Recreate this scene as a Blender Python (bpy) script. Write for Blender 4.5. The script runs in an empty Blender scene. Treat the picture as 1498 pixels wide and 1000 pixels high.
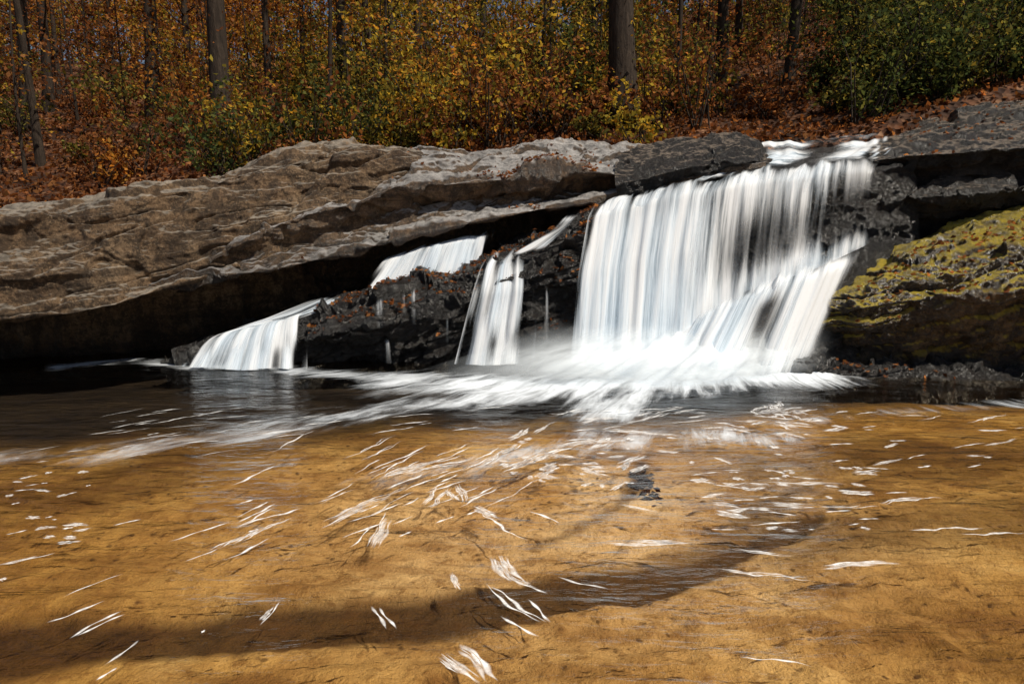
import bpy, math, random
import numpy as np
from mathutils import Vector
rng=np.random.default_rng(7); random.seed(7)
scene=bpy.context.scene
# ---------------------------------------------------------------- camera model
CZ=1.6; PITCH=math.radians(9.6); FPX=1000.0
cp,sp=math.cos(PITCH),math.sin(PITCH)
def survey(u,v,y):
    u=np.asarray(u,float);v=np.asarray(v,float);y=np.asarray(y,float)
    a=(u-749)/FPX;b=(500-v)/FPX
    t=y/(cp+b*sp)
    return np.stack([a*t,y+0*a,CZ+t*(b*cp-sp)],-1)
def onwater(u,v,z=0.0):
    a=(u-749)/FPX;b=(500-v)/FPX
    t=(z-CZ)/(b*cp-sp)
    return (a*t,t*(cp+b*sp))
# ---------------------------------------------------------------- noise
_perm=rng.permutation(512)
_tab=rng.random(512)*2-1
def _h(a,b,c): return _perm[(_perm[(_perm[a&511]+b)&511]+c)&511]
def vnoise(p):
    i=np.floor(p).astype(int);f=p-i;w=f*f*f*(f*(f*6-15)+10)
    h=lambda a,b,c:_tab[_h(a,b,c)]
    x,y,z=i[...,0],i[...,1],i[...,2];wx,wy,wz=w[...,0],w[...,1],w[...,2]
    def L(a,b,t): return a+(b-a)*t
    return L(L(L(h(x,y,z),h(x+1,y,z),wx),L(h(x,y+1,z),h(x+1,y+1,z),wx),wy),
             L(L(h(x,y,z+1),h(x+1,y,z+1),wx),L(h(x,y+1,z+1),h(x+1,y+1,z+1),wx),wy),wz)
def fbm(p,o=5,g=0.5,r=False):
    s=0;a=1;
    for k in range(o):
        n=vnoise(p*(2.03**k)+k*17.3)
        if r: n=1-2*np.abs(n)
        s=s+a*n;a*=g
    return s
def cells(p):
    i=np.floor(p).astype(int);best=np.full(p.shape[:-1],1e9);val=np.zeros(p.shape[:-1])
    for dx in(-1,0,1):
        for dy in(-1,0,1):
            for dz in(-1,0,1):
                c=i+np.array([dx,dy,dz]);h=_h(c[...,0],c[...,1],c[...,2])
                jx=_tab[h]*.5+.5;jy=_tab[(h+101)&511]*.5+.5;jz=_tab[(h+211)&511]*.5+.5
                r=np.stack([c[...,0]+jx,c[...,1]+jy,c[...,2]+jz],-1)-p
                d=(r*r).sum(-1);m=d<best
                v=_tab[(h+37)&511]+r[...,0]*_tab[(h+71)&511]+r[...,2]*_tab[(h+151)&511]*1.2
                best=np.where(m,d,best);val=np.where(m,v,val)
    return val
def sstep(a,b,x):
    t=np.clip((x-a)/(b-a),0,1);return t*t*(3-2*t)
# ---------------------------------------------------------------- mesh helpers
def mesh_obj(name,verts,faces,mats=(),smooth=True,attrs=None,uv=None,colors=None,matidx=None):
    me=bpy.data.meshes.new(name)
    verts=np.asarray(verts,np.float32);faces=np.asarray(faces,np.int32)
    n=len(verts);m=len(faces);k=faces.shape[1]
    me.vertices.add(n);me.vertices.foreach_set('co',verts.ravel())
    me.loops.add(m*k);me.loops.foreach_set('vertex_index',faces.ravel())
    me.polygons.add(m);me.polygons.foreach_set('loop_start',np.arange(0,m*k,k,dtype=np.int32))
    me.polygons.foreach_set('loop_total',np.full(m,k,dtype=np.int32))
    if matidx is not None: me.polygons.foreach_set('material_index',np.asarray(matidx,np.int32))
    me.polygons.foreach_set('use_smooth',np.full(m,smooth,dtype=bool))
    if attrs:
        for key,val in attrs.items():
            a=me.attributes.new(key,'FLOAT','POINT');a.data.foreach_set('value',np.asarray(val,np.float32).ravel())
    if colors is not None:
        a=me.attributes.new('col','FLOAT_COLOR','POINT')
        c=np.ones((n,4),np.float32);c[:,:3]=colors;a.data.foreach_set('color',c.ravel())
    if uv is not None:
        l=me.uv_layers.new(name='UVMap');l.data.foreach_set('uv',np.asarray(uv,np.float32)[faces.ravel()].ravel())
    me.update(calc_edges=True);me.validate()
    for mt in mats: me.materials.append(mt)
    o=bpy.data.objects.new(name,me);scene.collection.objects.link(o)
    return o
def grid_faces(nr,nc,off=0):
    i=np.arange(nr-1)[:,None];j=np.arange(nc-1)[None,:]
    a=i*nc+j
    return (np.stack([a,a+nc,a+nc+1,a+1],-1).reshape(-1,4))+off
def row(pts,n,dy=0,dz=0,z=None):
    pts=np.array(pts,float);u=np.linspace(pts[0,0],pts[-1,0],n)
    w=survey(u,np.interp(u,pts[:,0],pts[:,1]),np.interp(u,pts[:,0],pts[:,2]))
    w[:,1]+=dy;w[:,2]+=dz
    if z is not None: w[:,2]=z
    return w
def loft(rows,subs):
    out=[]
    for k in range(len(rows)-1):
        s=subs[k]
        for t in np.arange(s)/s: out.append(rows[k]*(1-t)+rows[k+1]*t)
    out.append(rows[-1]);return np.array(out)
def normals(G):
    du=np.gradient(G,axis=1);dv=np.gradient(G,axis=0)
    n=np.cross(dv,du);l=np.linalg.norm(n,axis=-1,keepdims=True)+1e-9
    return n/l
def blurg(G,it):
    for _ in range(it):
        Q=G.copy();Q[1:-1]=(G[:-2]+2*G[1:-1]+G[2:])/4;G=Q
        Q=G.copy();Q[:,1:-1]=(G[:,:-2]+2*G[:,1:-1]+G[:,2:])/4;G=Q
    return G
def rock(name,rows,subs,mat,amp=0.10,strata=0.05,slope=0.18,freq=1.3,soft=3,seed=0,cell=0.06,cf=(1.1,1.1,2.4),bf=4.0,fine=0.014,post=1):
    G=blurg(loft(rows,subs),soft)
    N=blurg(normals(G),6)
    P=G+seed*11.7
    b=(G[...,2]-slope*G[...,0])+0.05*fbm(P*0.8,2)
    d=amp*fbm(P*freq,4,0.5)
    q=np.stack([P[...,0]*0.3,P[...,1]*0.3,b*bf],-1)
    s=vnoise(q);s=np.sign(s)*np.abs(s)**0.5
    d+=strata*s
    q=np.stack([P[...,0]*0.8,P[...,1]*0.8,b*bf*2.6+3],-1)
    s=vnoise(q);d+=strata*0.5*np.sign(s)*np.abs(s)**0.5
    q=np.stack([P[...,0]*0.9,P[...,1]*0.9,b*bf*1.7+7],-1)
    d-=strata*1.0*(1-sstep(0,.10,np.abs(vnoise(q))))
    C=np.stack([P[...,0],P[...,1],b],-1)*np.array(cf)
    C=C+0.25*np.stack([fbm(P*2,2),fbm(P*2+9,2),fbm(P*2+21,2)],-1)
    d+=cell*cells(C)+cell*0.4*cells(C*2.7+5)
    G=blurg(G+N*d[...,None],post)
    f=fbm(P*7,4,.6)-.9*np.abs(fbm(P*np.array([4,4,9])+4,3,.6))
    G=G+N*(fine*f)[...,None]
    nr,nc,_=G.shape
    return mesh_obj(name,G.reshape(-1,3),grid_faces(nr,nc),[mat]),G
# ---------------------------------------------------------------- node helpers
class NT:
    def __init__(s,name):
        s.m=bpy.data.materials.new(name);s.m.use_nodes=True;s.t=s.m.node_tree;s.t.nodes.clear()
        s.out=s.n('ShaderNodeOutputMaterial')
    def n(s,typ,**k):
        nd=s.t.nodes.new(typ)
        for a,b in k.items(): setattr(nd,a,b)
        return nd
    def l(s,a,b): s.t.links.new(a,b)
    def setv(s,sock,v):
        if isinstance(v,bpy.types.NodeSocket): s.l(v,sock)
        else:
            if isinstance(v,tuple) and len(v)==3 and sock.type=='RGBA': v=(*v,1)
            sock.default_value=v
    def noise(s,scale,detail=5,rough=0.55,vec=None,dist=0,out='Fac'):
        nd=s.n('ShaderNodeTexNoise');nd.inputs['Scale'].default_value=scale;nd.inputs['Detail'].default_value=detail
        nd.inputs['Roughness'].default_value=rough;nd.inputs['Distortion'].default_value=dist
        if vec is not None:s.l(vec,nd.inputs['Vector'])
        return nd.outputs[out]
    def ramp(s,fac,stops):
        nd=s.n('ShaderNodeValToRGB');s.l(fac,nd.inputs[0]);e=nd.color_ramp.elements
        while len(e)<len(stops): e.new(0.5)
        for el,(p,c) in zip(e,stops):
            el.position=p;el.color=(c,c,c,1) if isinstance(c,(int,float)) else (*c,1)
        return nd.outputs[0]
    def mix(s,f,a,b,blend='MIX'):
        nd=s.n('ShaderNodeMix',data_type='RGBA',blend_type=blend)
        s.setv(nd.inputs[0],f);s.setv(nd.inputs[6],a);s.setv(nd.inputs[7],b);return nd.outputs[2]
    def math(s,op,a,b=0.0,c=0.0,clamp=False):
        nd=s.n('ShaderNodeMath',operation=op);nd.use_clamp=clamp
        s.setv(nd.inputs[0],a);s.setv(nd.inputs[1],b);s.setv(nd.inputs[2],c);return nd.outputs[0]
    def mapr(s,x,a,b,c=0.0,d=1.0):
        nd=s.n('ShaderNodeMapRange');nd.interpolation_type='SMOOTHSTEP'
        s.l(x,nd.inputs[0])
        for i,v in enumerate((a,b,c,d)): nd.inputs[i+1].default_value=v
        return nd.outputs[0]
    def pos(s,scale=(1,1,1),rot=(0,0,0)):
        g=s.n('ShaderNodeNewGeometry');m=s.n('ShaderNodeMapping');s.l(g.outputs['Position'],m.inputs[0])
        m.inputs['Scale'].default_value=scale;m.inputs['Rotation'].default_value=rot;return m.outputs[0]
    def attr(s,name,o='Fac'):
        return s.n('ShaderNodeAttribute',attribute_name=name).outputs[o]
    def bump(s,h,dist,strength=1.0,nrm=None):
        b=s.n('ShaderNodeBump');b.inputs['Strength'].default_value=strength;b.inputs['Distance'].default_value=dist
        s.l(h,b.inputs['Height'])
        if nrm is not None:s.l(nrm,b.inputs['Normal'])
        return b.outputs[0]
    def pbsdf(s,col,rough,nrm=None,spec=0.5):
        p=s.n('ShaderNodeBsdfPrincipled');s.setv(p.inputs['Base Color'],col);s.setv(p.inputs['Roughness'],rough)
        p.inputs['Specular IOR Level'].default_value=spec
        if nrm is not None:s.l(nrm,p.inputs['Normal'])
        return p.outputs[0]
    def done(s,sh): s.l(sh,s.out.inputs[0]);return s.m
def rock_mat(name,c1,c2,c3,top,rough=(0.5,0.85),wet_shade_z=(0.1,0.7),topamt=0.8,spec=0.4,moss=None,bumpd=0.03,upr=(0.62,0.95),stamt=.5):
    T=NT(name);P=T.pos()
    g=T.n('ShaderNodeNewGeometry');sx=T.n('ShaderNodeSeparateXYZ');T.l(g.outputs['Normal'],sx.inputs[0])
    pz=T.n('ShaderNodeSeparateXYZ');T.l(g.outputs['Position'],pz.inputs[0])
    n1=T.noise(1.3,6,0.62,P,0.3);n2=T.noise(6,9,0.78,P);n3=T.noise(32,4,0.8,P)
    col=T.ramp(n1,[(0.33,c1),(0.5,c2),(0.66,c3)])
    col=T.mix(T.mapr(n2,0.46,0.56,0,.85),col,tuple(x*0.22 for x in c2))
    col=T.mix(T.mapr(n3,0.52,0.64,0,.55),col,tuple(min(1,x*1.5) for x in c3))
    col=T.mix(T.mapr(n3,0.48,0.38,0,.6),col,tuple(x*.4 for x in c1))
    stP=T.pos((0.5,0.5,5),(0,math.radians(9),0))
    st=T.noise(2.2,5,0.6,stP,0.2)
    col=T.mix(T.mapr(st,0.53,0.60,0,stamt),col,tuple(x*0.25 for x in c1))
    run=T.noise(2.6,5,0.6,T.pos((1.6,1.0,.35)),0.2)
    col=T.mix(T.mapr(run,0.50,0.60,0,.6),col,tuple(x*0.35 for x in c1))
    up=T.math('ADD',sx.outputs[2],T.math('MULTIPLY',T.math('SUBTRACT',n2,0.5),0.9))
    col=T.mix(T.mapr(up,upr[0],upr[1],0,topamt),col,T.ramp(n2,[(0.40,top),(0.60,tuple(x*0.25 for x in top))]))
    if moss:
        col=T.mix(T.math('MULTIPLY',T.mapr(T.noise(1.7,6,0.7,P),0.34,0.50),T.mapr(sx.outputs[2],0.3,0.7)),col,T.ramp(n2,[(.42,moss),(.62,tuple(x*.3 for x in moss))]))
    wet_shade=T.math('SUBTRACT',1.0,T.mapr(T.math('ADD',pz.outputs[2],T.math('MULTIPLY',n1,0.5)),wet_shade_z[0],wet_shade_z[1]))  # lower rock darkened: dampness, plus overhang shade put into the colour
    col=T.mix(wet_shade,col,T.mix(1.0,col,(0.2,0.18,0.17),'MULTIPLY'))
    r=T.math('MULTIPLY_ADD',n2,rough[1]-rough[0],rough[0])
    r=T.math('MULTIPLY',r,T.math('MULTIPLY_ADD',wet_shade,-0.4,1.0))
    hh=T.math('ADD',T.math('MULTIPLY',n2,2.0),T.math('MULTIPLY',n3,0.5))
    hh=T.math('ADD',hh,T.math('MULTIPLY',st,0.9*stamt))
    return T.done(T.pbsdf(col,r,T.bump(hh,bumpd,1.0),spec))
M_dry=rock_mat('rock_dry',(0.085,0.048,0.024),(0.19,0.115,0.058),(0.26,0.175,0.10),(0.60,0.52,0.42),wet_shade_z=(0.1,1.3),stamt=.45,upr=(.70,.94),bumpd=.05)
M_mid=rock_mat('rock_slab',(0.055,0.034,0.02),(0.15,0.092,0.048),(0.23,0.155,0.095),(0.72,0.69,0.66),rough=(0.2,0.5),wet_shade_z=(0.7,1.9),spec=0.8,upr=(.60,.80),bumpd=.045)  # pale upward faces: weathering, with slab-top highlights put into the colour
M_wet=rock_mat('rock_wet',(0.008,0.007,0.007),(0.016,0.013,0.011),(0.034,0.025,0.017),(0.045,0.04,0.036),rough=(0.18,0.42),wet_shade_z=(-2,-1),spec=0.8,topamt=0.5,bumpd=0.05)
M_right=rock_mat('rock_mossy',(0.02,0.014,0.008),(0.09,0.056,0.02),(0.20,0.13,0.05),(0.36,0.26,0.10),rough=(0.15,0.4),wet_shade_z=(0.2,1.0),spec=1.0,moss=(0.60,0.45,0.045),bumpd=0.06,upr=(.45,.8))
M_upper=rock_mat('rock_upper',(0.011,0.009,0.008),(0.022,0.018,0.015),(0.05,0.037,0.027),(0.60,0.47,0.35),rough=(0.2,0.5),wet_shade_z=(-2,-1),spec=0.7,topamt=0.9,upr=(.80,1.0),bumpd=.05)
# ---------------------------------------------------------------- rocks
n=480
top=[(-300,335,7.5),(0,303,8.0),(100,290,8.2),(185,280,8.4),(240,262,8.7),(330,238,9.0),(400,220,9.3),(460,207,9.5),(560,205,9.7),(600,216,9.8),(650,240,9.8)]
shd=[(-300,350,7.2),(0,320,7.7),(100,306,7.9),(185,295,8.1),(240,280,8.4),(330,256,8.7),(400,238,9.0),(460,222,9.2),(560,218,9.4),(600,230,9.5),(650,250,9.6)]
mid=[(-300,430,7.1),(0,400,7.4),(100,385,7.6),(200,368,7.9),(300,340,8.3),(400,300,8.7),(500,275,9.0),(600,262,9.3),(650,265,9.4)]
low=[(-300,488,6.8),(0,470,7.1),(90,462,7.3),(170,447,7.5),(230,428,7.8),(330,403,8.2),(450,372,8.6),(600,325,9.2),(650,310,9.3)]
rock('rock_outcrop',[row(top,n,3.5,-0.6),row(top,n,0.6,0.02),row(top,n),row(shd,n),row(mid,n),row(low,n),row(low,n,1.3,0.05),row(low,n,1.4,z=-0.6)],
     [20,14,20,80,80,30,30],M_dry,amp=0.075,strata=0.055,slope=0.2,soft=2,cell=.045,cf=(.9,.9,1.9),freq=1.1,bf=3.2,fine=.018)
n=600
bt=[(215,408,8.1),(300,374,8.5),(350,347,8.6),(400,318,8.8),(450,303,9),(520,284,9.3),(570,245,9.8),(600,218,10.2),(700,211,10.6),(830,203,11),(930,207,11),(1000,207,11),(1120,226,10.5)]
ft=[(215,412,7.95),(300,382,8.2),(350,357,8.3),(400,330,8.4),(450,313,8.5),(520,297,8.6),(580,272,8.7),(650,270,8.8),(740,262,8.8),(830,247,8.8),(900,255,8.7),(1000,262,8.7),(1120,237,8.8)]
fm=[(215,416,8.0),(300,392,8.25),(400,362,8.5),(520,325,8.8),(600,300,9.15),(700,290,9.2),(800,282,9.1),(900,275,9.0),(1000,268,8.8),(1120,240,8.85)]
fl=[(215,420,7.9),(300,407,8.1),(400,396,8.25),(460,382,8.35),(530,366,8.4),(600,345,8.45),(700,324,8.5),(800,305,8.55),(880,292,8.6),(1000,270,8.7),(1120,243,8.8)]
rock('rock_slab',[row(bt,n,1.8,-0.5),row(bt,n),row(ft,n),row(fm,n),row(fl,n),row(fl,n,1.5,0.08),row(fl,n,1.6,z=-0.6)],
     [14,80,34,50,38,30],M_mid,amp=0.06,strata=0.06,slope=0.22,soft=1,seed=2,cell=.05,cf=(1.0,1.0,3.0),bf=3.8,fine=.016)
n=220
rock('boulder',[row([(900,235,10.2),(1010,205,10.4),(1130,232,10.4)],n,0,-0.3),row([(900,228,9.8),(950,206,9.9),(1000,197,10),(1060,196,10),(1100,208,10),(1130,232,9.6)],n),
     row([(900,240,8.95),(950,228,8.9),(1010,218,8.9),(1060,216,8.9),(1100,224,9.0),(1130,238,9.1)],n),
     row([(900,270,8.55),(950,258,8.5),(1010,244,8.55),(1060,236,8.65),(1100,234,8.75),(1130,240,8.9)],n),
     row([(905,290,8.6),(950,277,8.6),(1010,264,8.65),(1060,252,8.7),(1100,245,8.8),(1130,243,8.95)],n),
     row([(905,290,9.2),(1130,250,9.2)],n,0,-0.1)],[16,60,34,20,14],M_upper,amp=0.06,strata=0.04,soft=4,seed=4,cell=.035,fine=.02)
n=480
et=[(235,526,8.0),(300,510,8.0),(380,490,8.0),(450,468,8.05),(500,447,8.1),(540,434,8.1),(600,422,8.15),(660,408,8.2),(700,388,8.2),(740,372,8.15),(800,350,8.1),(850,325,8.15),(900,308,8.3)]
em=[(235,530,7.95),(380,507,7.85),(500,484,7.8),(600,468,7.8),(660,458,7.8),(700,430,7.85),(800,400,7.85),(900,380,8.0)]
eb=[(235,542,8.0),(500,542,7.9),(900,542,7.9)]
rock('wet_rock_ledge',[row(et,n,1.6,0.1),row(et,n),row(em,n),row(eb,n,0.05,z=0.0),row(eb,n,0.1,z=-0.6)],[40,50,90,16],M_wet,amp=0.045,strata=0.055,slope=0.28,freq=2.0,soft=1,seed=5,cell=.065,cf=(2.2,2.2,5),bf=6,post=0,fine=.02)
n=360
ct=[(830,330,8.3),(870,308,8.3),(900,299,8.35),(1000,279,8.4),(1120,260,8.5),(1290,243,8.6),(1345,235,8.6)]
rock('waterfall_rock',[row([(830,215,12.3),(1100,215,12.3),(1345,205,12.3)],n),row([(830,300,9.5),(1000,262,9.3),(1120,246,9.3),(1200,236,9.3),(1345,224,9.3)],n),row(ct,n,.03),
     row([(830,400,8.2),(1345,380,8.55)],n),row([(830,560,8.0),(1100,545,8.05),(1345,540,8.3)],n),row([(830,560,8),(1345,540,8.3)],n,z=-0.6)],[40,24,60,60,10],M_wet,amp=0.03,strata=0.04,slope=0.12,soft=2,seed=6,cell=.03,cf=(1.5,1.5,4),fine=.02)
n=260
rock('cascade_rock',[row([(940,500,8.2),(1080,430,8.4),(1310,345,8.7)],n),row([(940,510,7.75),(1000,485,7.8),(1090,430,7.9),(1180,392,8.0),(1250,366,8.15),(1310,350,8.3)],n),
     row([(940,530,7.65),(1090,455,7.65),(1180,420,7.7),(1250,400,7.9),(1310,390,8.1)],n),row([(940,560,7.5),(1090,548,7.5),(1230,535,7.6),(1310,530,7.7)],n),row([(940,560,7.5),(1310,530,7.7)],n,z=-0.6)],[30,20,60,14],M_wet,amp=0.05,strata=0.05,slope=0.35,freq=2,soft=2,seed=7,cell=.045,cf=(2,2,4),fine=.022)
n=460
rock('rock_bank',[row([(1270,205,13.5),(1400,150,13.5),(1498,125,13.5),(1900,60,13.5)],n,0,-0.4),row([(1270,204,12),(1330,186,12),(1400,162,12),(1498,134,12),(1900,90,12)],n),
     row([(1270,216,9.6),(1330,208,9.5),(1400,205,9.4),(1498,196,9.3),(1900,180,8.5)],n),row([(1275,234,8.75),(1330,226,8.6),(1400,222,8.4),(1498,213,8.2),(1900,195,7.4)],n),
     row([(1275,262,8.85),(1330,262,8.75),(1400,258,8.6),(1498,252,8.4),(1900,240,7.5)],n),row([(1275,290,8.7),(1350,288,8.5),(1420,285,8.3),(1498,275,8.1),(1900,255,7.3)],n),
     row([(1275,340,8.8),(1350,335,8.7),(1420,325,8.6),(1498,305,8.4),(1900,290,7.5)],n),row([(1275,340,8.8),(1900,290,7.5)],n,0.1,z=-0.6)],[10,90,40,30,34,34,20],M_upper,amp=0.07,strata=0.055,slope=0.08,soft=3,seed=8,cell=.05,cf=(1.2,1.2,3),post=1,fine=.024)
rock('mossy_boulder',[row([(1190,440,8.8),(1340,345,9),(1498,300,9),(1900,250,8)],n,0,-0.2),row([(1190,440,8.1),(1260,380,8.4),(1340,340,8.5),(1420,314,8.4),(1498,294,8.3),(1900,250,7.5)],n),
     row([(1190,447,7.8),(1250,420,7.65),(1330,396,7.5),(1420,376,7.35),(1498,360,7.25),(1900,310,6.4)],n),
     row([(1195,462,7.75),(1260,450,7.4),(1400,432,7.15),(1498,424,7.05),(1900,404,6.2)],n),
     row([(1215,495,7.75),(1260,512,7.5),(1400,520,7.4),(1498,522,7.3),(1900,530,6.4)],n),row([(1215,520,7.8),(1900,530,6.6)],n,z=-0.6)],[10,80,40,70,12],M_right,amp=0.05,strata=0.05,slope=0.28,freq=1.5,soft=3,seed=9,cell=.045,cf=(1.8,1.8,5),bf=4,post=1,fine=.024)
rock('rock_shelf',[row([(1135,535,7.9),(1498,535,7.8),(1900,535,7.4)],n,z=0.2),row([(1135,555,7.35),(1220,555,7.25),(1498,560,7.15),(1900,570,6.6)],n,z=0.09),
     row([(1135,562,7.3),(1498,570,7.0),(1900,575,6.5)],n,z=-0.02),row([(1135,562,7.3),(1498,570,7.1),(1900,575,6.5)],n,z=-0.6)],[40,14,12],M_wet,amp=0.03,strata=0.03,freq=3,soft=1,seed=10,cell=.045,cf=(4,4,5),post=0,fine=.02)
# ---------------------------------------------------------------- ground
def hill(x,y):
    zb=np.interp(x,[-30,-9,-3.5,0,5,9,14,30],[1.5,1.85,2.5,2.85,3.05,4.1,5.0,6])
    up=zb+0.30*np.clip(y-12,0,36)+0.02*np.clip(y-48,0,300)
    p=np.stack([x*0.15,y*0.15,x*0],-1)
    up=up+0.45*fbm(p,4)*sstep(11,18,y)
    k=sstep(9.6,11.8,y)
    return -0.9+(up+0.9)*k
xs=np.concatenate([np.linspace(-300,-45,24)[:-1],np.linspace(-45,45,220),np.linspace(45,300,24)[1:]])
ys=np.concatenate([np.linspace(-200,5,20)[:-1],np.linspace(5,50,160),np.linspace(50,320,30)[1:]])
X,Y=np.meshgrid(xs,ys);Z=hill(X,Y)
Z=np.where(Y<5,-0.9,Z)
T=NT('leaf_litter');P=T.pos()
v=T.n('ShaderNodeTexVoronoi');v.inputs['Scale'].default_value=9;T.l(P,v.inputs['Vector'])
sep=T.n('ShaderNodeSeparateColor');T.l(v.outputs['Color'],sep.inputs[0])
c=T.ramp(sep.outputs[0],[(0,(0.03,0.012,0.007)),(0.4,(0.10,0.038,0.016)),(0.75,(0.17,0.07,0.03)),(1,(0.25,0.13,0.065))])
c=T.mix(T.mapr(T.noise(0.5,6,0.6,P),0.42,0.62),c,(0.025,0.013,0.008))
T.done(T.pbsdf(c,0.85,T.bump(v.outputs['Distance'],0.05),0.2));M_litter=T.m
mesh_obj('ground',np.stack([X,Y,Z],-1).reshape(-1,3),grid_faces(len(ys),len(xs))[:,::-1],[M_litter])
# ---------------------------------------------------------------- river bed
def dpoly(X,Y,pts):
    d=np.full(X.shape,1e9);tt=np.zeros(X.shape)
    for k in range(len(pts)-1):
        a=np.array(pts[k]);b=np.array(pts[k+1]);ab=b-a
        t=np.clip(((X-a[0])*ab[0]+(Y-a[1])*ab[1])/(ab@ab),0,1)
        dd=np.hypot(X-a[0]-t*ab[0],Y-a[1]-t*ab[1])
        m=dd<d;d[m]=dd[m];tt[m]=(k+t[m])/(len(pts)-1)
    return d,tt
xs=np.concatenate([np.linspace(-30,-7,40)[:-1],np.linspace(-7,7,480),np.linspace(7,30,40)[1:]])
ys=np.concatenate([np.linspace(-10,1.5,20)[:-1],np.linspace(1.5,9.8,400)])
X,Y=np.meshgrid(xs,ys)
px=lambda *a:[onwater(u,v,-0.15) for u,v in a]
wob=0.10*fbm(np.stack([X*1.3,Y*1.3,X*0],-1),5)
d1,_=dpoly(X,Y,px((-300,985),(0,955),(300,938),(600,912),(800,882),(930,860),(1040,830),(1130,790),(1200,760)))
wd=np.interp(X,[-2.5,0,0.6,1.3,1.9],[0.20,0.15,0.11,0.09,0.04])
shade_dark=1-sstep(wd*0.6,wd*1.3,d1+wob*0.45)  # tree-trunk shadow band across the sand, put into the bed colour
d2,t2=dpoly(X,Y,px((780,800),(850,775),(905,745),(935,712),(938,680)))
dark_marks=(1-sstep(0.0,np.interp(t2,[0,.7,1],[.05,.10,.09]),d2+wob*0.3))*np.interp(t2,[0,.5,.75,1],[.6,.7,1,1])  # ridge-edge shadow line drawn in colour, ending at a dark debris spot
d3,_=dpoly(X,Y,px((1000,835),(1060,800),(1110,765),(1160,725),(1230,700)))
dark_marks=np.maximum(dark_marks,(1-sstep(0.0,0.16,d3+wob*1.0))*0.7)  # second line of the shadow band, also darkened in the sand colour
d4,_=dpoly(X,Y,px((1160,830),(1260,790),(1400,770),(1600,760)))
dark_marks=np.maximum(dark_marks,(1-sstep(0.0,0.4,d4+wob*2))*0.5)  # this and the next ones: broad darker patches of bed colour
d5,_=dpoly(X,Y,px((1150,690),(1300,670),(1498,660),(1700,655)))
dark_marks=np.maximum(dark_marks,(1-sstep(0.1,0.9,d5+wob*2.5))*0.5)
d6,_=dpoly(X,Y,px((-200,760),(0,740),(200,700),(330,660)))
dark_marks=np.maximum(dark_marks,(1-sstep(0.1,1.0,d6+wob*2.5))*0.45)
depth=-0.12-0.10*sstep(4.0,7.0,Y)-0.12*sstep(5.0,9.0,Y)
depth=depth-0.03*shade_dark
bar=sstep(-0.03,0.03,(Y-np.interp(X,[-1.5,0.05,0.55,0.9,1.1],[3.0,3.12,3.45,3.95,4.3])))*sstep(-1.3,0,X)*(1-sstep(.95,1.1,X))
depth=depth-0.035*bar*(1-sstep(3.4,4.6,Y))
rip=fbm(np.stack([X*2,Y*5,X*0],-1),5)
fx=1-sstep(4.5,5.5,Y)
lr=sstep(.2,1.2,X)*(1-sstep(2.6,3.6,Y))
depth=depth+(0.020*rip+0.014*np.sin((Y*1.0+X*0.35+0.25*wob*10)*26)*sstep(-0.6,0.5,rip)*0.6+(0.009+.012*lr)*fbm(np.stack([X*10,Y*10,X*0],-1),3))*(.3+.7*fx)
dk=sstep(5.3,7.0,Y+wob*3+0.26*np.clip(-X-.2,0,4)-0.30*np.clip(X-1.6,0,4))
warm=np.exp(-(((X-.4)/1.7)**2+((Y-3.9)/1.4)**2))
T=NT('river_sand');P=T.pos()
n1=T.noise(1.3,7,0.66,P,0.5);n2=T.noise(9,7,0.75,P);n3=T.noise(70,4,0.7,P)
c=T.ramp(n1,[(0.30,(0.15,0.075,0.018)),(0.42,(0.38,0.205,0.052)),(0.56,(0.58,0.345,0.095)),(0.70,(0.76,0.51,0.19))])
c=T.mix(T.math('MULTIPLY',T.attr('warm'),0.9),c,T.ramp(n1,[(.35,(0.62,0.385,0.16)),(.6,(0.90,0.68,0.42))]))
c=T.mix(T.mapr(n2,0.51,0.64,0,0.6),c,(0.22,0.105,0.03))
stc=T.noise(2.2,5,0.6,T.pos((0.7,2.2,1),(0,0,math.radians(-14))),0.2)
c=T.mix(T.mapr(stc,0.48,0.66,0,0.6),c,(0.22,0.105,0.032))
vv=T.n('ShaderNodeTexVoronoi');vv.inputs['Scale'].default_value=14;T.l(T.mix(0.1,P,T.noise(9,3,.5,P,out='Color'),'ADD'),vv.inputs['Vector'])
spk=T.math('MULTIPLY',T.math('SUBTRACT',1.0,T.mapr(vv.outputs['Distance'],0.10,0.32)),T.mapr(T.noise(1.9,4,0.6,P),0.45,0.57))
c=T.mix(T.math('MULTIPLY',spk,0.8),c,(0.07,0.035,0.017))
c=T.mix(T.mapr(n3,0.54,0.70,0,0.45),c,(0.15,0.07,0.025))
c=T.mix(T.attr('shade_dark'),c,T.ramp(n2,[(0.35,(0.03,0.014,0.007)),(0.65,(0.11,0.055,0.02))]))  # dark colour for the painted shadow band, streaks and darker patches
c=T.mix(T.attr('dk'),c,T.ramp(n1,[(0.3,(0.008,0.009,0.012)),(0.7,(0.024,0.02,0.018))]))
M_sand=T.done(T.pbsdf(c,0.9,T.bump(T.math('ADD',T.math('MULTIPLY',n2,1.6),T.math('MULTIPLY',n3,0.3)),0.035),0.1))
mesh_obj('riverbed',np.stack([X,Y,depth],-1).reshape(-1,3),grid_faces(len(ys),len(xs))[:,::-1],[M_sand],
   attrs={'shade_dark':np.maximum(shade_dark*0.92,dark_marks),'dk':dk*0.97,'warm':warm})
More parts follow.
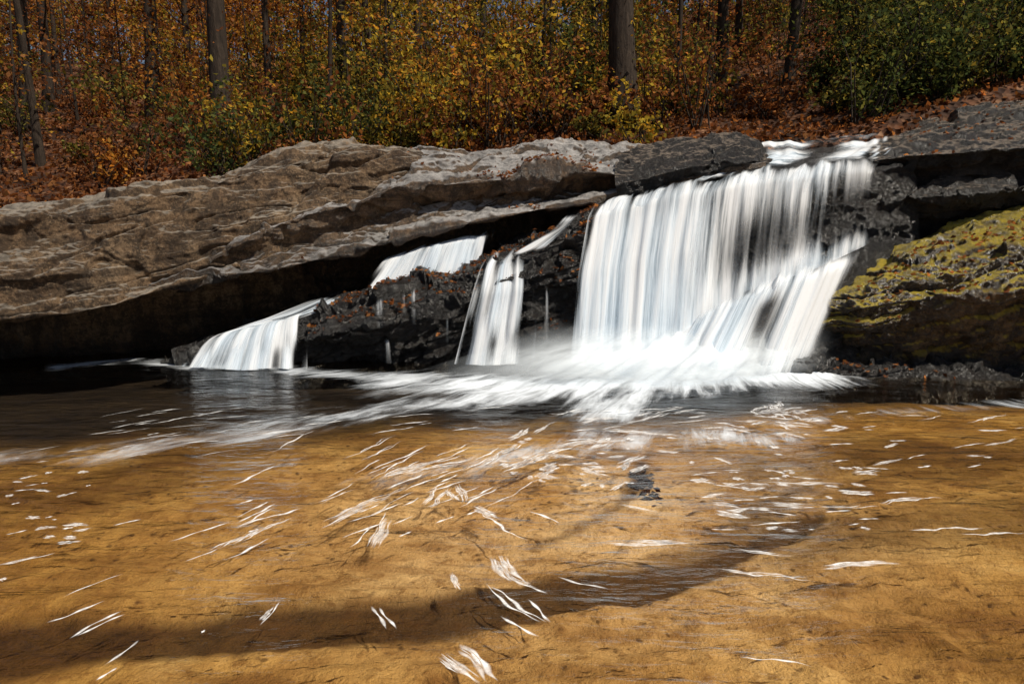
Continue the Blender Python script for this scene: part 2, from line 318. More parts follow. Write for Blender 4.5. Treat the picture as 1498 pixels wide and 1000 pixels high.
# ---------------------------------------------------------------- water surface
xs=np.concatenate([np.linspace(-30,-7,30)[:-1],np.linspace(-7,7,360),np.linspace(7,30,30)[1:]])
ys=np.concatenate([np.linspace(-10,1.5,14)[:-1],np.linspace(1.5,9.8,300)])
X,Y=np.meshgrid(xs,ys)
pw=lambda *a:[onwater(u,v,0) for u,v in a]
wob=fbm(np.stack([X*0.9,Y*1.8,X*0],-1),4)
dA,tA=dpoly(X,Y,pw((1180,548),(1080,552),(960,562),(860,568),(760,565),(600,560)))
fA=(1-sstep(0.0,0.95,dA+0.12*wob))*np.interp(tA,[0,.6,1],[1,1,.75])
dB,tB=dpoly(X,Y,pw((900,570),(700,582),(560,600),(400,625),(200,652),(0,675),(-300,700)))
fB=(1-sstep(0.0,0.55,dB+0.08*wob))*np.interp(tB,[0,0.3,0.6,1],[0.85,0.62,0.46,0.36])
dC,_=dpoly(X,Y,pw((940,570),(890,600)))
fC=(1-sstep(0.0,0.6,dC+0.1*wob))*0.8
dD,_=dpoly(X,Y,pw((560,700),(760,665),(870,645),(1000,635),(1120,640)))
fD=(1-sstep(0.0,0.55,dD+0.1*wob))*0.46
dE,_=dpoly(X,Y,pw((1150,620),(1300,605),(1498,590),(1700,570)))
fE=(1-sstep(0.0,0.35,dE+0.08*wob))*0.36
dF,_=dpoly(X,Y,pw((90,535),(200,527),(300,536),(440,540)))
fF=(1-sstep(0.0,0.35,dF+0.05*wob))*0.55
dG,_=dpoly(X,Y,pw((700,560),(540,550),(440,545)))
fG=(1-sstep(0.0,0.5,dG+0.05*wob))*0.6
foam=np.max([fA,fB,fC,fD,fE,fF,fG],0)
z=0.010*wob*sstep(4,6.5,Y)+0.04*fA*fA*sstep(6.6,7.4,Y)+0.02*foam*vnoise(np.stack([X*5,Y*9,X*0],-1))
T=NT('river_water');P=T.pos((1,1,1))
w1=T.noise(1.6,4,0.5,T.pos((0.8,2.2,1),(0,0,math.radians(-8))),0.8);w2=T.noise(7,4,0.55,T.pos((0.7,2.0,1)),0.4)
nr=T.bump(T.math('ADD',w1,T.math('MULTIPLY',w2,0.3)),0.07,0.8)
fr=T.n('ShaderNodeFresnel');fr.inputs['IOR'].default_value=1.33;T.l(nr,fr.inputs['Normal'])
tr=T.n('ShaderNodeBsdfTransparent');tr.inputs[0].default_value=(0.98,0.93,0.83,1)
gl=T.n('ShaderNodeBsdfGlossy');gl.inputs['Roughness'].default_value=0.12;T.l(nr,gl.inputs['Normal'])
m1=T.n('ShaderNodeMixShader');T.l(fr.outputs[0],m1.inputs[0]);T.l(tr.outputs[0],m1.inputs[1]);T.l(gl.outputs[0],m1.inputs[2])
UV=T.n('ShaderNodeUVMap').outputs[0]
fn=T.noise(1.0,8,0.68,UV,0.5)
fo=T.attr('foam')
a=T.mapr(T.math('ADD',T.math('MULTIPLY',fo,0.95),T.math('MULTIPLY',T.math('SUBTRACT',fn,0.5),1.9)),0.22,1.1)
a=T.math('MULTIPLY',a,T.mapr(fo,0.02,0.35))
df=T.n('ShaderNodeBsdfDiffuse');df.inputs[0].default_value=(0.84,0.89,0.94,1)
m2=T.n('ShaderNodeMixShader');T.l(a,m2.inputs[0]);T.l(m1.outputs[0],m2.inputs[1]);T.l(df.outputs[0],m2.inputs[2])
M_water=T.done(m2.outputs[0])
cx,cy=onwater(1050,520)
ang=np.arctan2(Y-cy-1.5,X-cx);rad=np.hypot(X-cx,Y-cy-1.5)
uvw=np.stack([rad*1.0,ang*24],-1).reshape(-1,2)
mesh_obj('river_water',np.stack([X,Y,z],-1).reshape(-1,3),grid_faces(len(ys),len(xs))[:,::-1],[M_water],attrs={'foam':foam},uv=uvw)
# ---------------------------------------------------------------- falling water
def water_mat(name,su,sv,lo,hi,k=2.4,fade=.5):
    T=NT(name);UV=T.n('ShaderNodeUVMap').outputs[0]
    def mp(a,b,o=0):
        m=T.n('ShaderNodeMapping');T.l(UV,m.inputs[0]);m.inputs['Scale'].default_value=(a,b,1);m.inputs['Location'].default_value=(o,o,0);return m.outputs[0]
    a=T.noise(1,2,0.5,mp(su*0.3,sv*0.8,3),0.15);b=T.noise(1,6,0.70,mp(su,sv),0.08)
    s=T.math('ADD',T.math('MULTIPLY',a,1.0),T.math('MULTIPLY',b,1.1))
    s=T.math('SUBTRACT',s,1.05)
    de=T.attr('dens')
    f=T.mapr(T.math('ADD',de,T.math('MULTIPLY',s,k)),lo,hi)
    f=T.math('MULTIPLY',f,T.mapr(de,0.0,fade))
    df=T.n('ShaderNodeBsdfDiffuse')
    T.l(T.ramp(T.math('ADD',s,0.5),[(.3,(0.66,0.80,0.93)),(.60,(0.95,0.97,0.99))]),df.inputs[0])  # bluer between strands: shadow tint of the fall put into its colour
    tl=T.n('ShaderNodeBsdfTranslucent');tl.inputs[0].default_value=(0.86,0.93,0.98,1)
    T.l(T.bump(s,0.04,0.5),df.inputs['Normal'])
    mm=T.n('ShaderNodeMixShader');mm.inputs[0].default_value=0.25;T.l(df.outputs[0],mm.inputs[1]);T.l(tl.outputs[0],mm.inputs[2])
    tr=T.n('ShaderNodeBsdfTransparent')
    m2=T.n('ShaderNodeMixShader');T.l(f,m2.inputs[0]);T.l(tr.outputs[0],m2.inputs[1]);T.l(mm.outputs[0],m2.inputs[2])
    return T.done(m2.outputs[0])
M_fall=water_mat('falling_water',7,0.28,0.0,1.0,2.7)
M_rapid=water_mat('rapids_water',3,2.0,0.0,1.0,2.2,.9)
def edge(s,w=0.05): return sstep(0,w,s)*sstep(0,w,1-s)
def fall_sheet(rows,subs,nc,dens,seed,fold=0.02,rag=.2,ragt=True):
    G=blurg(loft(rows,subs),4)
    nr=G.shape[0]
    s=np.linspace(0,1,nc)[None,:]+np.zeros((nr,1));t=np.linspace(0,1,nr)[:,None]+np.zeros((1,nc))
    L=np.linalg.norm(np.diff(rows[len(rows)//2],axis=0),axis=1).sum()
    vl=np.linalg.norm(rows[-1][nc//2]-rows[0][nc//2])
    N=normals(G)
    q=np.stack([s*L*4+seed*9,t*0.7*vl,s*0+seed],-1)
    G=G+N*(fold*(vnoise(q)+0.5*vnoise(q*np.array([3,1,1])+4)))[...,None]
    d=dens(s,t)
    if ragt:
        e=edge(s,rag);rg=vnoise(np.stack([s*L*16+seed*5,t*1.5*vl+seed,s*0],-1))
        d=d*np.clip(e*1.3+0.9*rg*(1-e),0,1)
        tn=sstep(0,1,np.clip(t/.22+0.5*vnoise(np.stack([s*L*9+seed*3,s*0,s*0+seed],-1)),0,1));d=d*tn
    uv=np.stack([s*L+seed*13.3,t*vl+seed*3.1],-1).reshape(-1,2)
    return G.reshape(-1,3),grid_faces(nr,nc),d.ravel(),uv
def build_water(name,parts,mat):
    V=[];Fc=[];D=[];U=[];o=0
    for v,f,d,u in parts:
        V.append(v);Fc.append(f+o);D.append(d);U.append(u);o+=len(v)
    return mesh_obj(name,np.concatenate(V),np.concatenate(Fc),[mat],attrs={'dens':np.concatenate(D)},uv=np.concatenate(U))
def brk(s,t,seed,amt,f=9): return amt*vnoise(np.stack([s*f+seed,t*2.2+seed,s*0],-1))
parts=[];n=260
up=[(880,296,8.9),(1000,268,8.9),(1120,248,9.0),(1292,230,9.1)]
cr=[(868,304,8.24),(900,296,8.26),(1000,275,8.31),(1120,256,8.38),(1292,240,8.46)]
c2=[(860,318,8.08),(900,308,8.10),(1000,287,8.14),(1120,268,8.22),(1290,252,8.34)]
c3=[(845,400,7.88),(1000,370,7.91),(1120,345,8.01),(1285,300,8.26)]
cb=[(833,530,7.68),(900,540,7.56),(950,525,7.60),(1010,490,7.71),(1100,430,7.86),(1200,387,7.96),(1278,350,8.16)]
def d_main(k):
    def f(s,t):
        left=1-sstep(0.28,0.50,s)
        b=0.42+0.62*left*sstep(0.15,0.45,t)+0.38*sstep(0.62,1,t)
        b=b+0.16*(1-sstep(0.2,0.36,t))-0.25*sstep(0.76,0.96,s)
        b=b-0.24*(sstep(0.40,0.56,s))*sstep(0.3,0.55,t)*(1-sstep(0.75,0.98,t))
        return np.clip((b-0.06*k)+brk(s,t*.3,k,.14,14),0,1)
    return f
for k in range(2):
    dy=-0.05*k
    parts.append(fall_sheet([row(up,n,dy,.03),row(cr,n,dy,0.04),row(c2,n,dy,.02),row(c3,n,dy*1.5),row(cb,n,dy*2)],[16,10,30,44],n,d_main(k),k+1,0.04,rag=.06))
n=200
fa=[(930,505,7.8),(1000,478,7.78),(1085,418,7.85),(1180,378,7.95),(1275,342,8.2)]
fb=[(915,520,7.6),(1000,490,7.6),(1085,440,7.6),(1180,410,7.65),(1262,385,7.95)]
fc=[(850,565,7.15),(950,572,7.0),(1050,566,7.1),(1130,556,7.2),(1205,535,7.5)]
def d_fan(k):
    def f(s,t):
        gap=np.exp(-((s-0.60-.06*t)/0.085)**2)*sstep(0.15,0.45,t)+1.2*sstep(0.86,1,s)*sstep(0.1,0.5,t)
        return np.clip(1.05-0.06*k-1.0*gap-0.30*sstep(0.5,1,s)+.2*sstep(.75,1,t)+brk(s,t*.5,k+3,.2,12),0,1)*sstep(0,0.4,t)*(1-.7*sstep(.8,1,t))
    return f
for k in range(2):
    dy=-0.06*k
    parts.append(fall_sheet([row(fa,n,dy,0.03),row(fb,n,dy,0.03),row(fc,n,dy,0.0)],[20,50],n,d_fan(k),k+11,0.05,rag=.12))
for k in range(2):
  parts.append(fall_sheet([row([(575,372,8.9),(725,335,9.0)],120,0,0.03),row([(560,384,8.58),(600,370,8.58),(650,358,8.58),(722,344,8.66)],120,-.04*k,.03),row([(515,440,8.25),(580,434,8.3),(640,420,8.35),(712,392,8.45)],120,-.05*k)],[8,30],120,
      lambda s,t:np.clip(0.64+0.3*t+brk(s,t*.5,k*3,.3,10),0,1)*(1-.7*sstep(.8,1,t)),21+k,0.02))
for k in range(2):
    parts.append(fall_sheet([row([(715,380,8.3),(770,362,8.3),(800,355,8.3)],90,0,.03),row([(703,400,8.0),(740,388,7.98),(785,378,7.98)],90,-.02*k,.02),row([(692,428,7.76),(735,424,7.74),(788,416,7.76)],90,-.02*k),row([(680,470,7.70),(728,470,7.66),(785,465,7.70)],90,-.03*k),row([(664,532,7.58),(705,534,7.54),(782,530,7.60)],90,-.03*k)],[8,8,14,18],90,
      lambda s,t:np.clip(0.60+0.2*sstep(.8,1,t)-0.32*sstep(0.35,0.8,s)+brk(s,t,k*7,.6,7),0,1),k+31,0.05,rag=.3))
parts.append(fall_sheet([row([(818,318,8.5),(860,312,8.5)],40,0,0.03),row([(800,345,8.06),(838,335,8.06)],40,0,.05),row([(720,388,7.98),(800,374,7.96)],40,0,.06)],[14,14],40,lambda s,t:np.clip(0.6+brk(s,t,3,.5,5),0,1)*(1-sstep(.85,1,t)),41,0.01,rag=.4))
for k in range(2):
    parts.append(fall_sheet([row([(400,478,8.5),(460,462,8.5)],120,0,0.06),row([(300,507,7.95),(360,491,7.92),(450,470,7.95)],120,0,0.09),row([(284,515,7.8),(360,504,7.76),(450,492,7.78)],120,-.02*k,.06),row([(262,536,7.62),(350,540,7.54),(450,538,7.58)],120,-.03*k,0)],[10,6,14],120,
      lambda s,t:np.clip(0.70-0.45*sstep(0.5,1,s)*sstep(.3,.8,t)+brk(s,t,k*5,.5,12),0,1),k+51,0.02))
parts.append(fall_sheet([row([(455,442,8.6),(525,430,8.7)],60,0,.04),row([(430,456,8.3),(512,442,8.35)],60,0,.07),row([(380,478,8.0),(480,462,8.05)],60,0,.09),row([(290,508,7.9),(400,492,7.9)],60,0,.10)],[10,16,16],60,lambda s,t:np.clip(0.8+brk(s,t,9,.5,5),0,1)*(1-sstep(.7,1,t)),61,0.01,rag=.35))
for i,(u,v,h,ww) in enumerate([(556,436,44,9),(592,424,38,4),(606,420,54,7),(530,500,33,5),(568,494,38,7),(655,462,66,5),(800,420,80,5)]):
    parts.append(fall_sheet([row([(u-ww*.7,v,7.96),(u+ww*.7,v,7.96)],12,-0.08,.03),row([(u-ww,v+h,7.72),(u+ww,v+h,7.72)],12)],[14],12,lambda s,t:0.42*(1-.7*t)+0*s,71+i,0.015,rag=.5))
build_water('waterfall',parts,M_fall)
parts=[]
n=160
parts.append(fall_sheet([row([(1100,208,12),(1180,205,12),(1310,188,12.2)],n,0,.06),row([(1095,218,10.8),(1180,216,10.8),(1320,204,10.8)],n,0,.07),row([(1095,240,9.4),(1200,232,9.3),(1315,218,9.3)],n,0,.07),row([(1050,254,8.95),(1150,246,8.9),(1305,231,8.9)],n,0,.06),row([(1000,276,8.35),(1120,257,8.42),(1296,241,8.5)],n,0,.045)],[20,20,14,12],n,
   lambda s,t:np.clip(0.55+0.25*np.exp(-((t-0.25)/.12)**2)+0.15*sstep(.6,.85,t)+brk(s,t*3,2,.7,4),0,1)*(1-sstep(.9,1,t)),91,0.03,rag=.3))
build_water('stream_rapids',parts,M_rapid)
T=NT('mist_foam');de=T.attr('dens');P=T.pos()
nz=T.noise(1.0,6,0.62,T.n('ShaderNodeUVMap').outputs[0],0.4)
f=T.math('MULTIPLY',de,T.mapr(nz,0.25,0.65,0.55,1.0))
df=T.n('ShaderNodeBsdfDiffuse');df.inputs[0].default_value=(0.88,0.94,0.98,1);tr=T.n('ShaderNodeBsdfTransparent')
mm=T.n('ShaderNodeMixShader');T.l(f,mm.inputs[0]);T.l(tr.outputs[0],mm.inputs[1]);T.l(df.outputs[0],mm.inputs[2]);M_mist=T.done(mm.outputs[0])
parts=[];n=160
for k,(z1,d0) in enumerate([(0.44,0.8),(0.2,0.9)]):
    a=row([(790,500,7.66),(1000,500,7.60),(1230,500,7.66)],n);a[:,2]=z1*1.25
    b=row([(700,540,7.4),(1000,545,7.15),(1220,540,7.35)],n);b[:,2]=z1*0.6+0.02
    c_=row([(560,562,7.1-.1*k),(950,598,6.45-.1*k),(1200,568,6.9-.1*k)],n);c_[:,2]=0.02
    v,f,d,uv=fall_sheet([a,b,c_],[20,24],n,(lambda d0,k:lambda s,t:np.clip(d0*edge(s,0.35)*sstep(0,.5,t)*(1-sstep(.5,1,t))*(1+brk(s,t,k*3,.3,6)),0,.97))(d0,k),101+k,0.03,ragt=False)
    parts.append((v,f,d,uv*np.array([2.2,2.0])))
build_water('waterfall_foam',parts,M_mist)
# ---------------------------------------------------------------- foam flecks drifting on the pool
V=[];Fc=[];DA=[]
def strand(x1,y1,x2,y2,w,wig,segs,ph,k,bow,al):
    L=math.hypot(x2-x1,y2-y1)+1e-6;dx,dy=(x2-x1)/L,(y2-y1)/L;nx,ny=-dy,dx
    o=len(V)
    for i in range(segs+1):
        t=i/segs;off=wig*(math.sin(ph+k*t*L)+.5*math.sin(ph*2+k*2.3*t*L))*min(1,L*2)+bow*4*t*(1-t)
        ww=w*0.5*(0.25+0.75*math.sin(math.pi*t)**.5)*(1+0.5*math.sin(ph*3+t*11+k))
        x=x1+dx*L*t+nx*off;y=y1+dy*L*t+ny*off
        al_=al*min(1,t*5,(1-t)*5)
        for q,aa in ((1.6,0),(.5,al_),(-.5,al_),(-1.6,0)):
            V.append((x+nx*ww*q,y+ny*ww*q,0.014));DA.append(aa)
    for i in range(segs):
        for j in range(3): a=o+4*i+j;Fc.append((a,a+1,a+5,a+4))
def ribbon(u1,v1,u2,v2,w,wig=0.010,segs=24):
    x1,y1=onwater(u1,v1);x2,y2=onwater(u2,v2);L=math.hypot(x2-x1,y2-y1)
    ph=random.random()*6;k=random.uniform(14,30);bow=random.uniform(-.04,.04)*L
    if w<.018: strand(x1,y1,x2,y2,w*.8,wig,segs,ph,k,bow,.95);return
    m=int(3+w*60);nx,ny=-(y2-y1)/(L+1e-6),(x2-x1)/(L+1e-6)
    for j in range(m):
        o=(j/(m-1)-.5)*w;a=random.uniform(-.15,.1);b=random.uniform(.5,1.1)
        strand(x1+(x2-x1)*a+nx*o,y1+(y2-y1)*a+ny*o,x1+(x2-x1)*b+nx*o,y1+(y2-y1)*b+ny*o,w/m*random.uniform(.7,2.2),wig,segs,ph,k,bow,random.uniform(.5,1))
S=[(548,800,570,755,.06),(545,890,565,925,.012),(555,892,580,925,.01),(660,842,675,872,.02),(700,748,770,795,.014),(695,745,730,760,.05),(728,820,760,860,.07),(745,845,805,872,.018),
(708,858,790,915,.012),(720,860,800,915,.014),(730,905,790,935,.012),(770,880,805,915,.012),(815,847,890,865,.012),(645,965,700,1000,.04),(675,950,720,1000,.03),(900,798,1030,798,.02),(930,795,1030,800,.025),
(1055,838,1180,850,.02),(1075,806,1175,820,.018),(1205,832,1320,825,.03),(1295,738,1392,728,.024),(1330,780,1440,776,.016),(1405,785,1498,782,.014),(1080,965,1190,978,.008),(1050,753,1100,762,.05),(1130,710,1240,712,.03),
(1135,740,1180,743,.05),(1230,722,1280,725,.05),(1200,745,1280,742,.02),(910,740,970,752,.02),(1040,738,1085,745,.04),(1090,770,1170,765,.014),(775,750,820,768,.016),(330,822,395,790,.014),(245,795,340,765,.012),
(270,825,320,805,.008),(320,803,440,755,.02),(345,772,445,745,.016),(380,915,408,883,.02),(68,915,155,882,.012),(100,938,180,897,.012),(110,935,185,902,.01),(152,978,202,940,.01),(140,1000,172,980,.01),(0,830,78,812,.018),(0,850,8,852,.02),
(295,930,300,925,.01),(510,805,545,770,.008),(520,708,470,735,.008),(165,772,208,762,.01),(90,878,180,842,.006),(620,740,650,700,.02),(635,742,665,708,.02),(650,720,670,735,.03),(668,712,682,742,.03),(560,700,640,680,.04),(575,690,680,668,.04),(600,694,690,675,.03),
(480,770,560,735,.03),(490,760,600,715,.03),(740,690,800,665,.07),(760,685,835,655,.05),(795,690,815,680,.06),(820,655,900,640,.06),(850,690,890,700,.03),(900,630,1000,640,.03)]
for s in S: ribbon(*s)
def scatter(n,ua,ub,va,vb,ang,ln,w,ja=10,wig=.009):
    for _ in range(n):
        u=random.uniform(ua,ub);v=random.uniform(va,vb);a=math.radians(ang+random.uniform(-ja,ja));l=ln*random.uniform(.3,1.4)
        ribbon(u,v,u+l*math.cos(a),v-l*math.sin(a),w*random.uniform(.4,1.5),wig,12)
scatter(26,0,130,690,800,5,26,.020,10)
scatter(20,0,420,600,680,8,60,.01,4)
scatter(26,330,700,660,800,24,55,.012,8)
scatter(22,480,720,670,770,25,70,.010,6)
scatter(45,700,940,635,720,15,28,.035,25)
scatter(34,940,1260,620,720,-5,26,.03,15)
scatter(30,1000,1300,690,780,0,36,.02,8)
scatter(26,1200,1498,600,690,5,36,.018,10)
scatter(30,1090,1180,600,625,10,26,.03,40,.03)
scatter(30,800,1100,600,650,5,60,.02,10)
scatter(24,150,700,600,640,8,70,.01,4)
T=NT('foam');P=T.pos()
f=T.math('MULTIPLY',T.attr('dens'),T.mapr(T.noise(26,4,0.6,P),0.35,0.62,0.5,1.0))
df=T.n('ShaderNodeBsdfDiffuse');df.inputs[0].default_value=(0.94,0.93,0.91,1);tr=T.n('ShaderNodeBsdfTransparent')
mm=T.n('ShaderNodeMixShader');T.l(f,mm.inputs[0]);T.l(tr.outputs[0],mm.inputs[1]);T.l(df.outputs[0],mm.inputs[2])
mesh_obj('river_foam',np.array(V),np.array(Fc),[T.done(mm.outputs[0])],attrs={'dens':DA})
# ---------------------------------------------------------------- vegetation
T=NT('leaves');c=T.attr('col','Color')
df=T.n('ShaderNodeBsdfDiffuse');T.l(c,df.inputs[0]);tl=T.n('ShaderNodeBsdfTranslucent')
T.l(T.mix(1.0,c,(1.5,1.25,0.8),'MULTIPLY'),tl.inputs[0])
mm=T.n('ShaderNodeMixShader');mm.inputs[0].default_value=.5;T.l(df.outputs[0],mm.inputs[1]);T.l(tl.outputs[0],mm.inputs[2])
M_leaf=T.done(mm.outputs[0])
T=NT('bark');P=T.pos((6,6,1.2));b=T.noise(3,6,0.7,P,0.4)
c=T.ramp(b,[(0.3,(0.016,0.011,0.008)),(0.6,(0.05,0.036,0.026)),(0.8,(0.12,0.09,0.066))])
M_bark=T.done(T.pbsdf(c,0.9,T.bump(b,0.04),0.2))
class Veg:
    def __init__(s): s.V=[];s.F=[];s.C=[];s.M=[];s.o=0
    def tube(s,pts,rad,k=7):
        pts=np.array(pts,float);rad=np.array(rad);n=len(pts)
        t=np.gradient(pts,axis=0);t/=np.linalg.norm(t,axis=1,keepdims=True)+1e-9
        ref=np.array([0.3,1,0.1]);a=np.cross(t,ref);a/=np.linalg.norm(a,axis=1,keepdims=True)+1e-9;b=np.cross(t,a)
        th=np.linspace(0,2*np.pi,k,endpoint=False)
        ring=pts[:,None]+rad[:,None,None]*(np.cos(th)[None,:,None]*a[:,None]+np.sin(th)[None,:,None]*b[:,None])
        i=np.arange(n-1)[:,None];j=np.arange(k)[None,:];j2=(j+1)%k
        f=np.stack([i*k+j,i*k+j2,(i+1)*k+j2,(i+1)*k+j],-1).reshape(-1,4)+s.o
        s.V.append(ring.reshape(-1,3));s.F.append(f);s.C.append(np.full((n*k,3),.05));s.M.append(np.zeros(len(f),int));s.o+=n*k
    def leaves(s,cen,size,cols,aspect=.62,flat=1.0):
        n=len(cen)
        if n==0:return
        d=rng.normal(size=(n,3));d[:,2]*=flat;d/=np.linalg.norm(d,axis=1,keepdims=True)
        e=rng.normal(size=(n,3));e[:,2]*=.6*flat;e-=d*(d*e).sum(1,keepdims=True);e/=np.linalg.norm(e,axis=1,keepdims=True)+1e-9
        sz=(size*rng.uniform(.6,1.4,n))[:,None]
        nn=np.cross(d,e)
        v=np.stack([cen-d*sz*.5,cen+e*sz*.5*aspect+nn*sz*.12,cen+d*sz*.5,cen-e*sz*.5*aspect+nn*sz*.12],1)
        s.V.append(v.reshape(-1,3));f=np.arange(n*4).reshape(-1,4)+s.o;s.F.append(f)
        s.C.append(np.repeat(cols,4,0));s.M.append(np.ones(n,int));s.o+=4*n
    def make(s,name):
        return mesh_obj(name,np.concatenate(s.V),np.concatenate(s.F),[M_bark,M_leaf],colors=np.concatenate(s.C),matidx=np.concatenate(s.M))
PAL={'orange':[(0.40,0.15,0.03),(0.50,0.22,0.045),(0.18,0.07,0.025),(0.52,0.28,0.06)],
 'rust':[(0.17,0.065,0.028),(0.27,0.105,0.04),(0.10,0.04,0.02),(0.36,0.16,0.06)],
 'yellow':[(0.48,0.36,0.05),(0.34,0.27,0.045),(0.16,0.15,0.035),(0.50,0.29,0.04)],
 'olive':[(0.12,0.12,0.035),(0.20,0.18,0.05),(0.07,0.08,0.028),(0.30,0.24,0.05)],
 'green':[(0.055,0.078,0.028),(0.08,0.11,0.04),(0.035,0.05,0.022),(0.16,0.17,0.05)]}
def cols(p,n):
    a=np.array(PAL[p]);c=a[rng.integers(0,len(a),n)]
    return np.clip(c*rng.uniform(.4,1.2,(n,1)),0,1)
def clump(V,c,r,n,pal,size,flat=.7):
    m=max(3,n//14)
    sub=c+rng.normal(size=(m,3))*np.array([r,r,r*flat])*.62
    p=sub[rng.integers(0,m,n)]+rng.normal(size=(n,3))*r*.17
    V.leaves(p,size,cols(pal,n))
def tree(V,x,y,H,r,pal,nl=900,lean=0.03,low=0.3,size=.10,spread=0.22,nb=14,k=8,crown=1.0):
    z0=float(hill(np.array([x]),np.array([y]))[0])-.15
    lx,ly=rng.normal(0,lean),rng.normal(0,lean*.5)
    m=14;t=np.linspace(0,1,m);ph=rng.random()*6
    pts=np.stack([x+lx*H*t+0.10*np.sin(t*5+ph)*r*8,y+ly*H*t+0.06*np.cos(t*4+ph),z0+H*t],-1)
    rad=r*(1-t*.82);rad[0]*=1.45;rad[1]*=1.1
    V.tube(pts,rad,k)
    for b in range(nb):
        tb=rng.uniform(low,.97);p0=np.array([np.interp(tb,t,pts[:,i]) for i in range(3)])
        a=rng.random()*6.283;L=H*spread*(1.15-tb*.75)*rng.uniform(.5,1.2)
        d=np.array([math.cos(a),math.sin(a),rng.uniform(.15,.8)])
        q=np.linspace(0,1,6)[:,None];bp=p0+d*L*q+np.array([0,0,1])*L*.15*q*q+rng.normal(0,.04*L,(6,3))*q
        V.tube(bp,max(.006,r*.32*(1-tb*.6))*(1-.85*q[:,0]),4)
        for j in range(3):
            qq=rng.uniform(.4,1);c0=bp[int(qq*5)];d2=d+rng.normal(0,.6,3);tip=c0+d2*L*.35
            V.tube([c0,(c0+tip)/2+rng.normal(0,.03*L,3),tip],[r*.09+.003,r*.06+.002,.002],3)
            clump(V,tip,L*.30*crown,nl//(nb*3),pal,size)
def place(u,y): return (u-749)/1000*y
spec=[(8,12.5,13,.12,'rust',1500,.0),(352,14.5,18,.19,'orange',2500,.012),(895,14,19,.25,'olive',2500,.005),(1132,17,16,.11,'rust',1500,.02),(250,22,18,.2,'orange',2500,.02),
(492,15,10,.05,'yellow',2200,.02),(700,20,14,.10,'yellow',3500,.03),(985,15,11,.05,'rust',1800,.03),(1200,22,17,.13,'olive',2500,.02),(1330,14.5,8.5,.09,'green',9000,.03),(1420,16,11,.12,'green',9000,.02),(780,15,6.5,.05,'olive',3800,.05),(560,22,16,.11,'orange',2500,.02),(75,15,14,.08,'orange',2500,.03),(1040,20,18,.15,'rust',2500,.01)]
for (u,y,H,r,pal,nl,lean) in spec:
    V=Veg();big=pal in('green',) or H<8
    tree(V,place(u,y),y,H,r,pal,nl,lean,low=0.06 if big else .22,size=.09,spread=.28 if big else .2,nb=30 if big else 18,k=10,crown=1.3 if big else 1)
    V.make('oak_tree' if r>.15 else ('evergreen_tree' if pal=='green' else 'sapling_tree'))
V=Veg()
def region_pal(r_,far):
    if r_<-.35: return rng.choice(['orange','rust','yellow'],p=[.55,.35,.10])
    if r_<.18: return rng.choice(['orange','yellow','olive','rust'],p=[.32,.28,.24,.16])
    if r_<.42: return rng.choice(['rust','orange','olive'],p=[.5,.3,.2])
    return rng.choice(['green','olive','rust'],p=[.45,.35,.2])
for i in range(115):
    y=rng.uniform(18,62);x=rng.uniform(-1,1)*(y*.95+3);H=rng.uniform(11,19)
    tree(V,x,y,H,rng.uniform(.05,.18),region_pal(x/y,1),560,.02,low=.2,size=.17,spread=.2,nb=11,k=6)
for i in range(250):
    y=14+rng.random()**.9*38;x=rng.uniform(-1,1)*(y*.82+1);r_=x/y
    if r_<-.45 and y<24 and rng.random()<.6: continue
    if abs(r_-.32)<.12 and y<26 and rng.random()<.4: continue
    H=rng.uniform(3.5,8);tree(V,x,y,H,rng.uniform(.02,.05),region_pal(r_,0),int(600+y*8),.05,low=.06,size=.06+.002*y,spread=.32,nb=12,k=5,crown=1.8)
for i in range(120):
    y=rng.uniform(46,66);x=rng.uniform(-1,1)*(y*.85+2)
    tree(V,x,y,rng.uniform(7,12),.07,rng.choice(['rust','orange','olive'],p=[.6,.2,.2]),700,.03,low=.03,size=.30,spread=.28,nb=10,k=5,crown=1.5)
V.make('background_woodland')
V=Veg()
def shrub(V,x,y,h,w,pal,n,size=.085):
    z0=float(hill(np.array([x]),np.array([y]))[0])-.05
    for s_ in range(8):
        a=rng.random()*6.28;tip=np.array([x+math.cos(a)*w*rng.uniform(.3,1.2),y+math.sin(a)*w*.8,z0+h*rng.uniform(.4,1.25)])
        b=np.array([x+rng.normal(0,.15),y,z0]);m_=(b+tip)/2+rng.normal(0,.1,3)+np.array([0,0,.1*h])
        V.tube([b,m_,tip],[.016,.010,.003],4)
        for q in (.4,.75,1.0):
            clump(V,b*(1-q)+tip*q,w*.5,n//24,pal,size)
for i in range(480):
    y=rng.uniform(11.8,34) if i>150 else rng.uniform(11.9,15);x=rng.uniform(-1,1)*(y*.88+1);r_=x/y
    if r_<-.42: pal,pr=rng.choice(['rust','orange','olive','rust']),(.2 if i>150 else .12)
    elif r_<.0: pal,pr=rng.choice(['yellow','olive','orange','green','rust']),.8
    elif r_<.22: pal,pr=rng.choice(['olive','yellow','rust','green']),.9
    elif r_<.42: pal,pr=rng.choice(['rust','rust','olive']),.5
    else: pal,pr=rng.choice(['green','green','olive']),.9
    if rng.random()>pr: continue
    if abs(x-4.7)<1.2 and y<14: continue
    h=rng.uniform(.5,2.2)*(1 if i>150 else .7);shrub(V,x,y,h,h*.65,pal,int(320+220*h),.06+.002*y)
V.make('undergrowth_shrubs')
V=Veg();m=50000
y=11+rng.random(m)**1.2*26;x=rng.uniform(-1,1,m)*(y*.85+1)
z=hill(x,y)+rng.random(m)*.05+.01
V.leaves(np.stack([x,y,z],-1),.10,cols('rust',m)*rng.uniform(.5,1.4,(m,1)),.7)
V.make('fallen_leaves')
V=Veg()
dg=bpy.context.evaluated_depsgraph_get();dg.update()
pts=[]
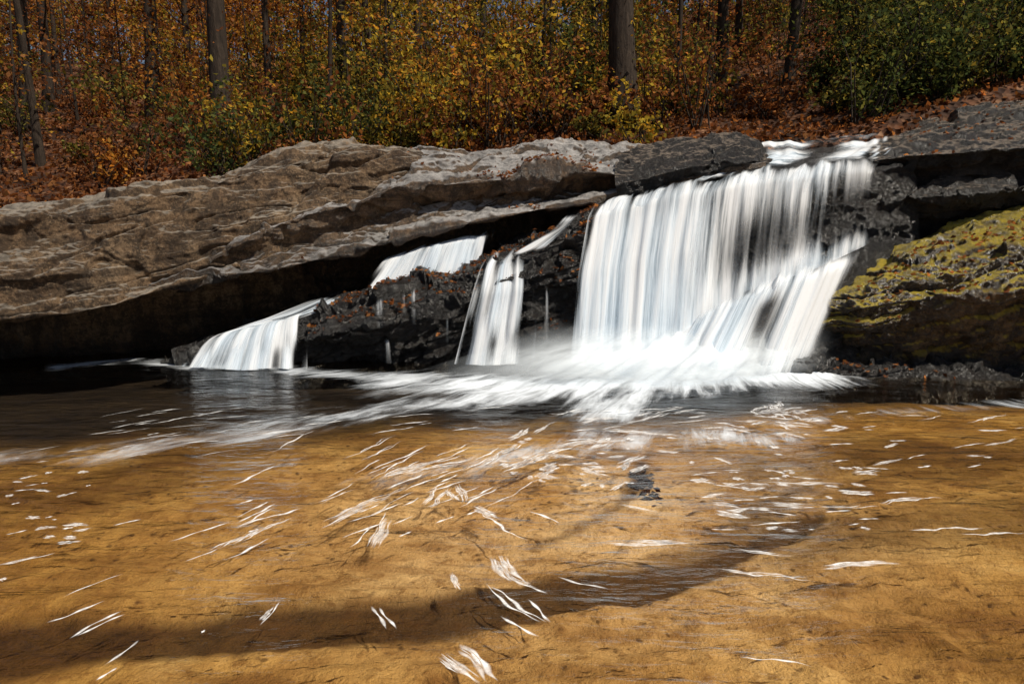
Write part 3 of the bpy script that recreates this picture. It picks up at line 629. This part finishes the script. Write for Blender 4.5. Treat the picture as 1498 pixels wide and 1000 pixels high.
def drop(u1,u2,y1,y2,n_):
    k=0
    for _ in range(n_*4):
        y=rng.uniform(y1,y2);x=(rng.uniform(u1,u2)-749)/1000*y
        h,loc,nm,ix,ob,mt=scene.ray_cast(dg,Vector((x,y,4)),Vector((0,0,-1)))
        if h and ('rock' in ob.name or 'boulder' in ob.name) and nm.z>.55: pts.append((loc.x,loc.y,loc.z+.012));k+=1
        if k>=n_:break
drop(700,870,7.8,9.0,420);drop(440,700,7.8,8.4,300);drop(1140,1498,7.0,7.9,280);drop(1300,1498,8.6,12,160);drop(560,900,8.8,10.5,40)
V.leaves(np.array(pts),.055,cols('rust',len(pts))*1.2,.7,.5)
V.make('scattered_leaves')
V=Veg();m=110
cxs,cys=onwater(935,712,-.15)
p=np.stack([cxs+rng.normal(0,.05,m),cys+rng.normal(0,.17,m),-.135+rng.random(m)*.012],-1)
V.leaves(p,.05,cols('rust',m)*.2,.8,.12);V.make('sunken_leaves')
# ---------------------------------------------------------------- light
sd=Vector((0.48,-0.29,0.79)).normalized()
el=math.asin(sd.z);az=math.atan2(sd.x,sd.y)
w=bpy.data.worlds.new('World');scene.world=w;w.use_nodes=True
nt=w.node_tree;bg=nt.nodes['Background'];sk=nt.nodes.new('ShaderNodeTexSky');sk.sky_type='NISHITA';sk.sun_disc=False
sk.sun_elevation=el;sk.sun_rotation=az;nt.links.new(sk.outputs[0],bg.inputs[0]);bg.inputs[1].default_value=.06
L=bpy.data.lights.new('sun','SUN');L.energy=5.0;L.angle=math.radians(.5);L.color=(1,.92,.79)
lo=bpy.data.objects.new('sun',L);scene.collection.objects.link(lo);lo.rotation_euler=sd.to_track_quat('Z','Y').to_euler()
cam=bpy.data.cameras.new('camera');co=bpy.data.objects.new('camera',cam);scene.collection.objects.link(co)
co.location=(0,0,CZ);co.rotation_euler=(math.pi/2-PITCH,0,0);cam.sensor_width=36;cam.lens=36*FPX/1498;cam.clip_end=1000
scene.camera=co
scene.view_settings.view_transform='Standard';scene.view_settings.look='None';scene.view_settings.exposure=0
print('verts',sum(len(o.data.vertices) for o in scene.objects if o.type=='MESH'))
